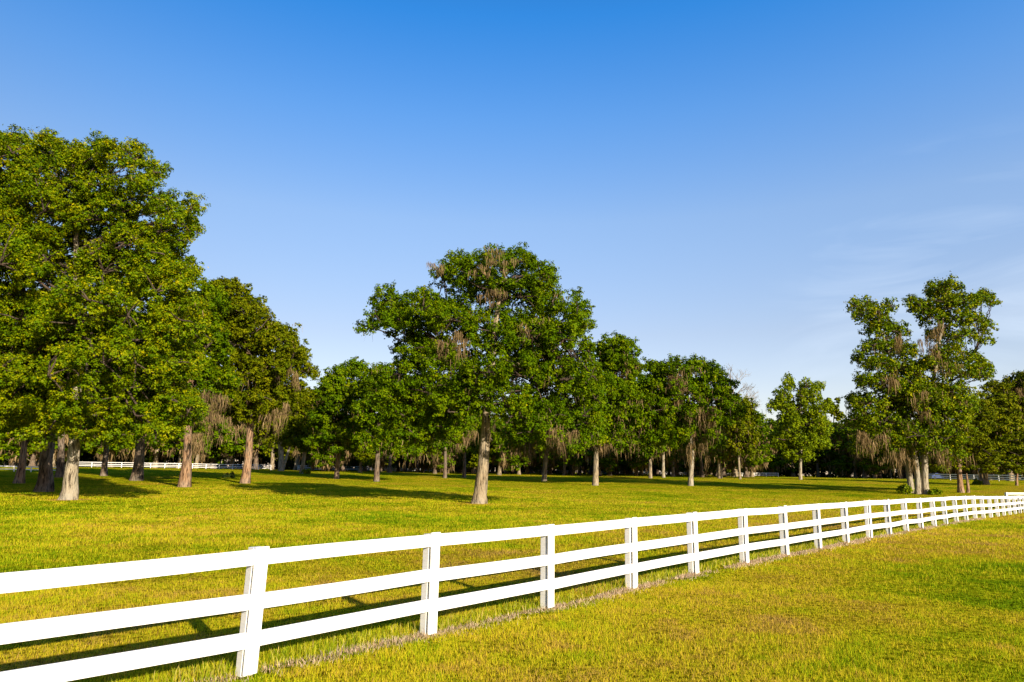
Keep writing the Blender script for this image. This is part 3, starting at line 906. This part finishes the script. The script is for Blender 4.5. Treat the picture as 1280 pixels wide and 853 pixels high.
build_tree('gum_tree', 'great ragged multi stemmed gum with two high lobes and much moss at right', 'tree', 80,
           [[(1157, 617, 11), (1156, 600, 9), (1156, 575, 8.5), (1158, 540, 7.5), (1163, 500, 6.5), (1170, 450, 5), (1178, 400, 3.5), (1183, 365, 2)],
            [(1147, 616, 9), (1147, 598, 7.5), (1145, 575, 7), (1138, 545, 6.5), (1128, 500, 5), (1115, 450, 4), (1100, 410, 2.4)],
            [(1139, 611, 9), (1136, 590, 8.5), (1134, 565, 8), (1130, 530, 6), (1120, 490, 4)],
            [(1151, 610, 7), (1150, 590, 6), (1152, 560, 6), (1160, 520, 5), (1190, 470, 3.5), (1220, 440, 2)]],
           [(1172, 362, 15, 11), (1190, 358, 12, 9), (1180, 378, 20, 12), (1205, 378, 20, 11), (1226, 372, 14, 9), (1240, 378, 8, 5), (1150, 383, 14, 11), (1138, 375, 7, 6),
            (1165, 395, 18, 12), (1195, 398, 22, 11), (1222, 400, 14, 9), (1234, 408, 8, 6), (1175, 418, 16, 12), (1205, 420, 16, 9), (1232, 424, 9, 5), (1185, 438, 20, 11), (1175, 455, 18, 12), (1212, 448, 16, 9), (1228, 460, 14, 9), (1200, 465, 20, 11), (1230, 470, 10, 6),
            (1068, 382, 9, 7), (1082, 380, 9, 7), (1078, 395, 12, 9), (1098, 390, 13, 9), (1112, 382, 8, 6), (1102, 405, 16, 11), (1090, 412, 12, 10), (1122, 415, 14, 11), (1092, 432, 14, 10), (1115, 435, 22, 12), (1080, 438, 8, 6), (1135, 440, 12, 10),
            (1075, 450, 9, 6), (1100, 455, 22, 12), (1130, 462, 20, 12), (1078, 475, 11, 8), (1105, 480, 25, 14), (1145, 485, 22, 14), (1068, 500, 10, 9), (1085, 505, 22, 14), (1120, 508, 28, 15), (1160, 500, 25, 16), (1190, 490, 22, 14), (1070, 525, 14, 12),
            (1095, 530, 24, 14), (1130, 535, 24, 14), (1168, 528, 24, 16), (1195, 515, 18, 14), (1185, 548, 22, 14), (1090, 552, 24, 10), (1118, 558, 16, 9), (1165, 560, 20, 10), (1190, 568, 16, 8), (1110, 545, 22, 14), (1145, 550, 22, 16), (1125, 575, 18, 8, 3), (1165, 580, 18, 8, 2), (1150, 520, 24, 14), (1178, 505, 22, 14), (1125, 490, 20, 12), (1145, 500, 24, 14, -2), (1165, 480, 20, 12, -1), (1150, 545, 26, 14, -3), (1105, 530, 26, 16, -2), (1080, 560, 18, 10), (1195, 540, 22, 14, -2), (1140, 465, 16, 12), (1160, 455, 14, 10), (1205, 505, 18, 12)],
           leaf='gum', bark='bark_grey', seed=42, lpx=3.0, clump_px=6.8, cover=3.0, moss=170, moss_len=2.0, thick=.17, flat=.95, hole=.0, trunk_dd=[0, 0, 2.5, 3.0],
           moss_at=[(1168, 410, 7, 22), (1125, 425, 6, 24), (1110, 470, 9, 26), (1165, 430, 6, 24), (1172, 460, 12, 12), (1100, 555, 10, 24), (1075, 548, 7, 22), (1090, 550, 8, 26), (1150, 500, 8, 24), (1130, 570, 8, 30), (1180, 570, 7, 22)])
build_tree('cedar_tree', 'feathery tree with a low twin trunk beside the great multi stemmed gum', 'tree', 84,
           [[(1201, 617, 9), (1200, 602, 7), (1199, 585, 6.5), (1198, 560, 5), (1203, 530, 3)], [(1210, 617, 5), (1210, 604, 4), (1208, 592, 1.5)]],
           [(1205, 548, 28, 16), (1188, 560, 20, 12), (1225, 560, 24, 14), (1215, 532, 24, 14), (1200, 572, 28, 8), (1232, 575, 18, 8), (1225, 515, 16, 14), (1188, 584, 18, 6), (1224, 586, 16, 5)],
           leaf='cedar', bark='bark_orange', seed=43, lpx=2.8, clump_px=7.5, flat=.4, moss=14, moss_len=1.5)
build_tree('oak_tree', 'thick flared grey trunked oak at right standing before the distant fence', 'tree', 110,
           [[(1231, 611, 13), (1230, 597, 11), (1228, 580, 9.5), (1228, 555, 8), (1232, 520, 6)], [(1225, 607, 4), (1225, 590, 3.6), (1224, 572, 3)]],
           [(1235, 550, 28, 18), (1250, 535, 28, 20), (1225, 530, 22, 18), (1240, 510, 28, 18), (1255, 560, 22, 10)],
           leaf='cedar', bark='bark_tan', seed=44, lpx=2.9, moss=40, moss_len=2, flat=.5)
build_tree('cedar_tree', 'small feathery tree on a slim dark trunk at the right edge behind the fence', 'tree', 104,
           [[(1271, 613, 4), (1271, 597, 3.2), (1271, 580, 3), (1271, 560, 2.4), (1271, 545, 1.5)]],
           [(1270, 578, 26, 8), (1262, 565, 24, 10), (1285, 562, 22, 12), (1272, 550, 20, 10), (1255, 575, 14, 6), (1292, 578, 16, 8), (1264, 586, 22, 6), (1288, 588, 18, 6)],
           leaf='cedar', bark='bark_orange', seed=45, lpx=2.7, clump_px=7, flat=.38, moss=0)
build_tree('oak_tree', 'tall oak veiled in tan moss rising behind the trees at the right edge', 'tree', 142,
           [[(1262, 598, 8), (1262, 580, 6), (1263, 550, 6), (1268, 510, 5), (1275, 480, 3)]],
           [(1275, 480, 16, 12), (1255, 490, 14, 10), (1240, 485, 12, 8), (1290, 475, 18, 14), (1262, 505, 24, 14), (1285, 500, 20, 18), (1245, 510, 16, 12), (1270, 530, 28, 16), (1300, 530, 25, 30), (1250, 540, 20, 16), (1310, 490, 30, 30)],
           leaf='cedar', bark='bark_tan', seed=46, lpx=2.8, clump_px=7.5, moss=200, moss_len=3.2, hole=.2, moss_at=[(1285, 490, 8, 26), (1268, 495, 8, 24), (1250, 505, 6, 22)])


# ---- the leafless tree behind the broad mossy oak
def bare_tree():
    dep = 168
    g = np.random.default_rng(50)
    base = wp(918, 592, dep); base[2] = float(terrain(base[0], base[1]))
    root = empty('bare_tree', tuple(base), 'leafless grey twigged tree showing above the round crowned oak', 'tree')
    V, Q, n0 = [], [], 0

    def put(v, q):
        nonlocal n0
        V.append(v); Q.append(q + n0); n0 += len(v)
    bole = np.array([wp(918, 592, dep), wp(918, 560, dep), wp(917, 525, dep), wp(915, 495, dep), wp(913, 468, dep)])
    bole[0, 2] = base[2] - .2
    P, Rr = resample(bole, [.42, .36, .3, .2, .05], 1.0)
    put(*tube(P - base, Rr, 8, .4, 5, 5, .02))

    def grow(p, d, L, r, lev):
        e = p + d * L
        put(*limb(p, e, r, r * .55, g, .03, 5))
        if lev == 0: return
        for _ in range(4 if lev > 1 else 5):
            t = g.uniform(.35, 1.0)
            nd = d + unit(g, 1)[0] * .75 + np.array([0, 0, .12]); nd /= np.linalg.norm(nd)
            grow(p + d * L * t, nd, L * g.uniform(.4, .62), r * .5, lev - 1)
    for tx, ty in ((900, 470), (910, 462), (925, 465), (935, 480), (942, 490), (945, 505), (938, 512), (905, 485), (930, 500), (948, 498)):
        i = int(g.integers(len(P) // 2, len(P) - 2))
        tgt = wp(tx, ty, dep + g.normal(0, 2)) - base
        s = P[i] - base
        d = tgt - s; L = np.linalg.norm(d)
        grow(s, d / L, L * .8, .11, 3)
    mesh_obj('trunk', np.concatenate(V), np.concatenate(Q), M['bark_tan'], root, smooth=True)


bare_tree()


# ------------------------------------------------------------------ the wood behind: copies of a few kinds
def proto(kind, seed):
    g = np.random.default_rng(seed)
    H = 16.0
    tr = [[0, 0, -.3, .5], [.1, 0, 3, .38], [.2, .1, 6, .33], [0, .2, 10, .22], [0, 0, 13.5, .08]]
    tr = np.array(tr, float)
    P, Rr = resample(tr[:, :3], tr[:, 3], 1.0)
    V, Q, n0 = [], [], 0

    def put(v, q):
        nonlocal n0
        V.append(v); Q.append(q + n0); n0 += len(v)
    put(*tube(P, Rr, 10, .5, 5, seed, .02))
    masses = []
    if kind == 'oak':
        for i in range(19):
            a = g.uniform(0, 6.28); h = g.uniform(3.2, 14.5)
            rad = g.uniform(1.0, 5.2) * (1 - .55 * max(0, (h - 8) / 7))
            masses.append((np.array([math.cos(a) * rad, math.sin(a) * rad, h]), np.array([2.4, 2.4, 1.7]) * g.uniform(.8, 1.25)))
    elif kind == 'cedar':
        for i in range(16):
            h = 3.2 + 11.5 * i / 15
            a = g.uniform(0, 6.28); rad = g.uniform(.5, 3.2) * (1.05 - .06 * h)
            masses.append((np.array([math.cos(a) * rad, math.sin(a) * rad, h]), np.array([2.3, 2.3, 1.2]) * (1.15 - .04 * h)))
    else:
        for i in range(9):
            a = g.uniform(0, 6.28); h = g.uniform(11, 15.5)
            rad = g.uniform(0, 2.2)
            masses.append((np.array([math.cos(a) * rad, math.sin(a) * rad, h]), np.array([1.4, 1.4, .8])))
    C, RC = [], []
    for c, r in masses:
        i = int(np.argmin(np.abs(P[:, 2] - (c[2] - np.hypot(c[0], c[1]) * .5 - .6))))
        put(*limb(P[i], c, .1, .04, g, .1))
        n = 12
        p = c + unit(g, n) * r * (g.uniform(.3, 1, n) ** .5)[:, None]
        C.append(p); RC.append(g.uniform(.6, 1.25, n) * (1.0 if kind != 'pine' else .6))
    C, RC = np.concatenate(C), np.concatenate(RC)
    root = bpy.data.objects.new({'oak': 'oak_tree', 'cedar': 'cedar_tree', 'pine': 'pine_tree'}[kind], None)
    link(root)
    mesh_obj('trunk', np.concatenate(V), np.concatenate(Q), M['bark_brown' if seed % 2 else 'bark_tan'], root, smooth=True)
    v, q, t = leaves(C, RC, 11000 if kind != 'pine' else 5000, .5 if kind != 'pine' else .34, g, .6, .36)
    mesh_obj('crown', v, q, M['oak' if kind == 'oak' else 'cedar'], root, attr=t)
    if kind == 'oak':
        ii = g.choice(len(C), 80)
        vv, qq, tt = moss_ribbons(C[ii] - np.array([0, 0, .3]), g.uniform(1, 3.2, 80), g, .13, 9, .6)
        tag(mesh_obj('moss', vv, qq, M['moss'], root, attr=tt), kind='stuff')
    return root


GL = {'oak': 'dark mossy oak of the far wood behind the back fences',
      'cedar': 'feathery evergreen of the far wood behind the back fences',
      'pine': 'bare stemmed pine rising out of the far wood behind the back fences'}
GG = {'oak': 'oaks of the far wood', 'cedar': 'feathery evergreens of the far wood', 'pine': 'pines of the far wood'}


def wood():
    g = np.random.default_rng(77)
    protos = [('oak', proto('oak', 60)), ('oak', proto('oak', 61)), ('cedar', proto('cedar', 62)), ('pine', proto('pine', 63)), ('oak', proto('oak', 65))]
    spots = []
    for row, (dep, step, s0, s1) in enumerate(((152, 23, .62, .85), (166, 23, .66, .9), (178, 26, .66, .9), (192, 25, .66, .95), (212, 25, .75, 1.05))):
        for px in np.arange(-60 + row * 9, 1360, step):
            if row < 3 and (px < 385 or 945 < px < 1075 or (row == 0 and px > 1000)): continue
            spots.append((px + g.uniform(-7, 7), dep + g.uniform(-6, 6), g.uniform(s0, s1)))
    used = set()
    for px, dep, s in spots:
        i = int(g.choice(5, p=[.3, .24, .18, .05, .23]))
        if px < 395 and i == 3: i = 0
        if 930 < px < 1075: s *= 1.18
        if 380 < px < 420: s *= .8
        if px < 375: s *= 1.5
        kind, root = protos[i]
        p = at(px, dep)
        if i in used:
            r = root.copy(); link(r)
            for ch in list(root.children):
                c = ch.copy(); link(c, r)
        else:
            r = root; used.add(i)
        r.location = tuple(p); r.rotation_euler = (0, 0, g.uniform(0, 6.28))
        r.scale = (s * g.uniform(.95, 1.2), s * g.uniform(.95, 1.2), s)
        tag(r, GL[kind], 'tree', GG[kind])
    # undergrowth closing the foot of the wood
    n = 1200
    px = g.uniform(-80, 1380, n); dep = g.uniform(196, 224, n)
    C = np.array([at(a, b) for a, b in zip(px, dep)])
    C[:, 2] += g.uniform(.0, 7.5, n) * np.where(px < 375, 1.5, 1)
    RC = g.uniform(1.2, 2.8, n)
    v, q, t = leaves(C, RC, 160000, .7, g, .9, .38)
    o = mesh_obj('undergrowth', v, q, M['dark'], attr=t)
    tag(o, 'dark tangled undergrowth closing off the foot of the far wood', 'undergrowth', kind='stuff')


wood()


# ------------------------------------------------------------------ small shrubs at trunk feet
def shrub(px, dep, w, h, label, mat, seed):
    g = np.random.default_rng(seed)
    p = at(px, dep)
    root = empty('shrub', tuple(p), label, 'shrub')
    n = 14
    C = unit(g, n) * np.array([w, w, h]) * g.uniform(.3, 1, n)[:, None]
    C[:, 2] = np.abs(C[:, 2]) + .15
    V, Q, n0 = [], [], 0
    for c in C:
        v, q = limb(np.array([0, 0, -.05]), c, .03, .012, g, .1, 4)
        V.append(v); Q.append(q + n0); n0 += len(v)
    mesh_obj('stem', np.concatenate(V), np.concatenate(Q), M['bark_brown'], root)
    v, q, t = leaves(C, g.uniform(.25, .5, n), 1500, .2, g, .8)
    mesh_obj('foliage', v, q, M[mat], root, attr=t)


shrub(1131, 79.5, .6, .9, 'low bright bush at the foot of the great multi stemmed gum', 'bright', 91)
shrub(1166, 79, .6, .35, 'tiny dark bush on the right side of the great multi stemmed gum', 'oak', 92)
shrub(1222, 109, .5, .6, 'small bush against the thick flared trunk at right', 'bright', 93)
shrub(383, 126, .7, .8, 'small bush beside the leaning tan trunk past the grove', 'bright', 94)
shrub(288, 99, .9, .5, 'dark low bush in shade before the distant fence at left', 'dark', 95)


# ------------------------------------------------------------------ parked vehicles glimpsed past the fences
def vehicle(px, dep, rz, paint, label, L=4.6, H=1.5, van=False):
    p = at(px, dep)
    cat = 'van' if van else 'car'
    root = empty('parked_van' if van else 'parked_car', tuple(p), label, cat, rz=rz)
    W = 1.8
    prof = ([(-.5, .22), (-.5, .55), (-.47, .95), (-.1, 1.0), (.28, .97), (.36, .6), (.49, .5), (.5, .22)] if van else
            [(-.5, .25), (-.5, .6), (-.36, .68), (-.24, .97), (.08, 1.0), (.22, .68), (.45, .6), (.5, .45), (.5, .25)])
    pts = [(x * L, z * H) for x, z in prof]
    n = len(pts)
    m = MB()
    v = [(x, s * W / 2 * (1 if z < .65 * H else .86), z) for s in (-1, 1) for x, z in pts]
    m.add(v, [tuple(range(n)), tuple(range(2 * n - 1, n - 1, -1))] + [(i, i + n, (i + 1) % n + n, (i + 1) % n) for i in range(n)])
    m.build('body', M[paint], root)
    for s in (-1, 1):
        a, b = ((-.1, .26) if van else (-.26, .10))
        m = MB()
        m.box((L * (a + b) / 2, s * (W / 2 * .93 + .012), H * .80), (L * (b - a) / 2, 0, 0), (0, .01, .0), (0, -s * .09, H * .11))
        m.build('window', M['dark_glass'], root)
        for t in (-.31, .31):
            vv, qq = tube([(L * t, s * W / 2 - s * .2, .33), (L * t, s * W / 2 - s * .1, .33), (L * t, s * W / 2 + s * .02, .33)], [.33, .33, .31], 14)
            mm = MB(); mm.add(vv, qq.tolist()); mm.f.append(list(range(28, 42)))
            mm.build('wheel', M['tyre_rubber'], root)


vehicle(1172, 170, .15, 'blue_paint', 'blue car parked in the shade of the wood behind the right hand trees', L=4.4)
vehicle(41, 214, .1, 'white_paint', 'white van parked beyond the far fence right of the leftmost trunk', L=5.0, H=2.3, van=True)
vehicle(5, 216, .05, 'silver_paint', 'silver grey car parked beyond the far fence at the left edge', L=4.6, H=1.7)

# ------------------------------------------------------------------ light, sky, camera
SUN_EL, SUN_BEAR = 19.5, 146.0
w = bpy.data.worlds.new('World'); sc.world = w; w.use_nodes = True
nt = w.node_tree
bg = nt.nodes['Background']
sky = nt.nodes.new('ShaderNodeTexSky'); sky.sky_type = 'NISHITA'; sky.sun_disc = False
sky.sun_elevation = R(SUN_EL); sky.sun_rotation = R(SUN_BEAR)
sky.altitude = 0; sky.air_density = 1.0; sky.dust_density = .6; sky.ozone_density = 2.0
tc = nt.nodes.new('ShaderNodeTexCoord')
sz_ = nt.nodes.new('ShaderNodeSeparateXYZ'); nt.links.new(tc.outputs['Generated'], sz_.inputs[0])
grade = ramp(nt, [(0, (.70, .56, .56)), (.195, (.74, .61, .60)), (.352, (.76, .755, .80)), (.48, (.45, .74, .99)), (.592, (.165, .67, 1.10)), (.70, (.11, .50, .92)), (1, (.05, .30, .66))], sz_.outputs[2])
graded = mixc(nt, sky.outputs[0], grade.outputs[0], 1.0, 'MULTIPLY')
gx = nt.nodes.new('ShaderNodeMath'); gx.operation = 'MULTIPLY_ADD'; gx.inputs[1].default_value = .30; gx.inputs[2].default_value = 1.0
nt.links.new(sz_.outputs[0], gx.inputs[0])
# unseen sky behind the camera, on the sun side, darkened to cut fill light
gy = nt.nodes.new('ShaderNodeMapRange'); gy.interpolation_type = 'SMOOTHSTEP'
gy.inputs['From Min'].default_value = -.5; gy.inputs['From Max'].default_value = .25
gy.inputs['To Min'].default_value = .62; gy.inputs['To Max'].default_value = 1.0
nt.links.new(sz_.outputs[1], gy.inputs['Value'])
gm = nt.nodes.new('ShaderNodeMath'); gm.operation = 'MULTIPLY'
nt.links.new(gx.outputs[0], gm.inputs[0]); nt.links.new(gy.outputs[0], gm.inputs[1]); gx = gm
gcol = nt.nodes.new('ShaderNodeCombineColor')
for q_ in range(3): nt.links.new(gx.outputs[0], gcol.inputs[q_])
graded = mixc(nt, graded, gcol.outputs[0], 1.0, 'MULTIPLY')
# thin cirrus low on the right
mp = nt.nodes.new('ShaderNodeMapping'); mp.inputs['Scale'].default_value = (2.2, 2.2, 11.0); mp.inputs['Rotation'].default_value = (0, R(-10), 0)
nt.links.new(tc.outputs['Generated'], mp.inputs[0])
cn = N(nt, 'ShaderNodeTexNoise', i_Scale=1.3, i_Detail=6.0, i_Roughness=.55, i_Distortion=.8)
nt.links.new(mp.outputs[0], cn.inputs['Vector'])
cr_ = ramp(nt, [(.46, (0, 0, 0)), (.78, (.4, .4, .4))], cn.outputs[0])
vm = nt.nodes.new('ShaderNodeVectorMath'); vm.operation = 'DOT_PRODUCT'; vm.inputs[1].default_value = (.56, .81, .17)
nt.links.new(tc.outputs['Generated'], vm.inputs[0])
ms = ramp(nt, [(.966, (0, 0, 0)), (.998, (1, 1, 1))], vm.outputs['Value'])
mm_ = nt.nodes.new('ShaderNodeMath'); mm_.operation = 'MULTIPLY'
nt.links.new(cr_.outputs[0], mm_.inputs[0]); nt.links.new(ms.outputs[0], mm_.inputs[1])
skyc = mixc(nt, graded, (3.6, 4.1, 4.7), mm_.outputs[0])
nt.links.new(skyc, bg.inputs[0])
bg.inputs[1].default_value = .133

sl = bpy.data.lights.new('sun', 'SUN'); sl.energy = 5.0; sl.angle = R(.5); sl.color = (1.0, .86, .66)
so = bpy.data.objects.new('sun', sl); link(so)
from mathutils import Vector, Matrix
el, be = R(SUN_EL), R(SUN_BEAR)
S = Vector((math.sin(be) * math.cos(el), math.cos(be) * math.cos(el), math.sin(el)))
so.rotation_euler = S.to_track_quat('Z', 'Y').to_euler()

cam = bpy.data.cameras.new('camera'); co = bpy.data.objects.new('camera', cam); link(co)
cam.sensor_width = 36; cam.lens = F * 36 / 1280; cam.clip_start = .05; cam.clip_end = 8000
right = Vector((CR, -SR * SP, SR * CP)); up = Vector((-SR, -CR * SP, CR * CP)); fwd = Vector((0, CP, SP))
mt = Matrix((right, up, -fwd)).transposed().to_4x4()
mt.translation = (0, 0, EYE)
co.matrix_world = mt
sc.camera = co
vs = sc.view_settings
vs.view_transform = 'Standard'; vs.look = 'None'; vs.exposure = 1.0; vs.gamma = 1; vs.use_curve_mapping = False
sc.cycles.max_bounces = 6; sc.cycles.transmission_bounces = 4; sc.cycles.diffuse_bounces = 3
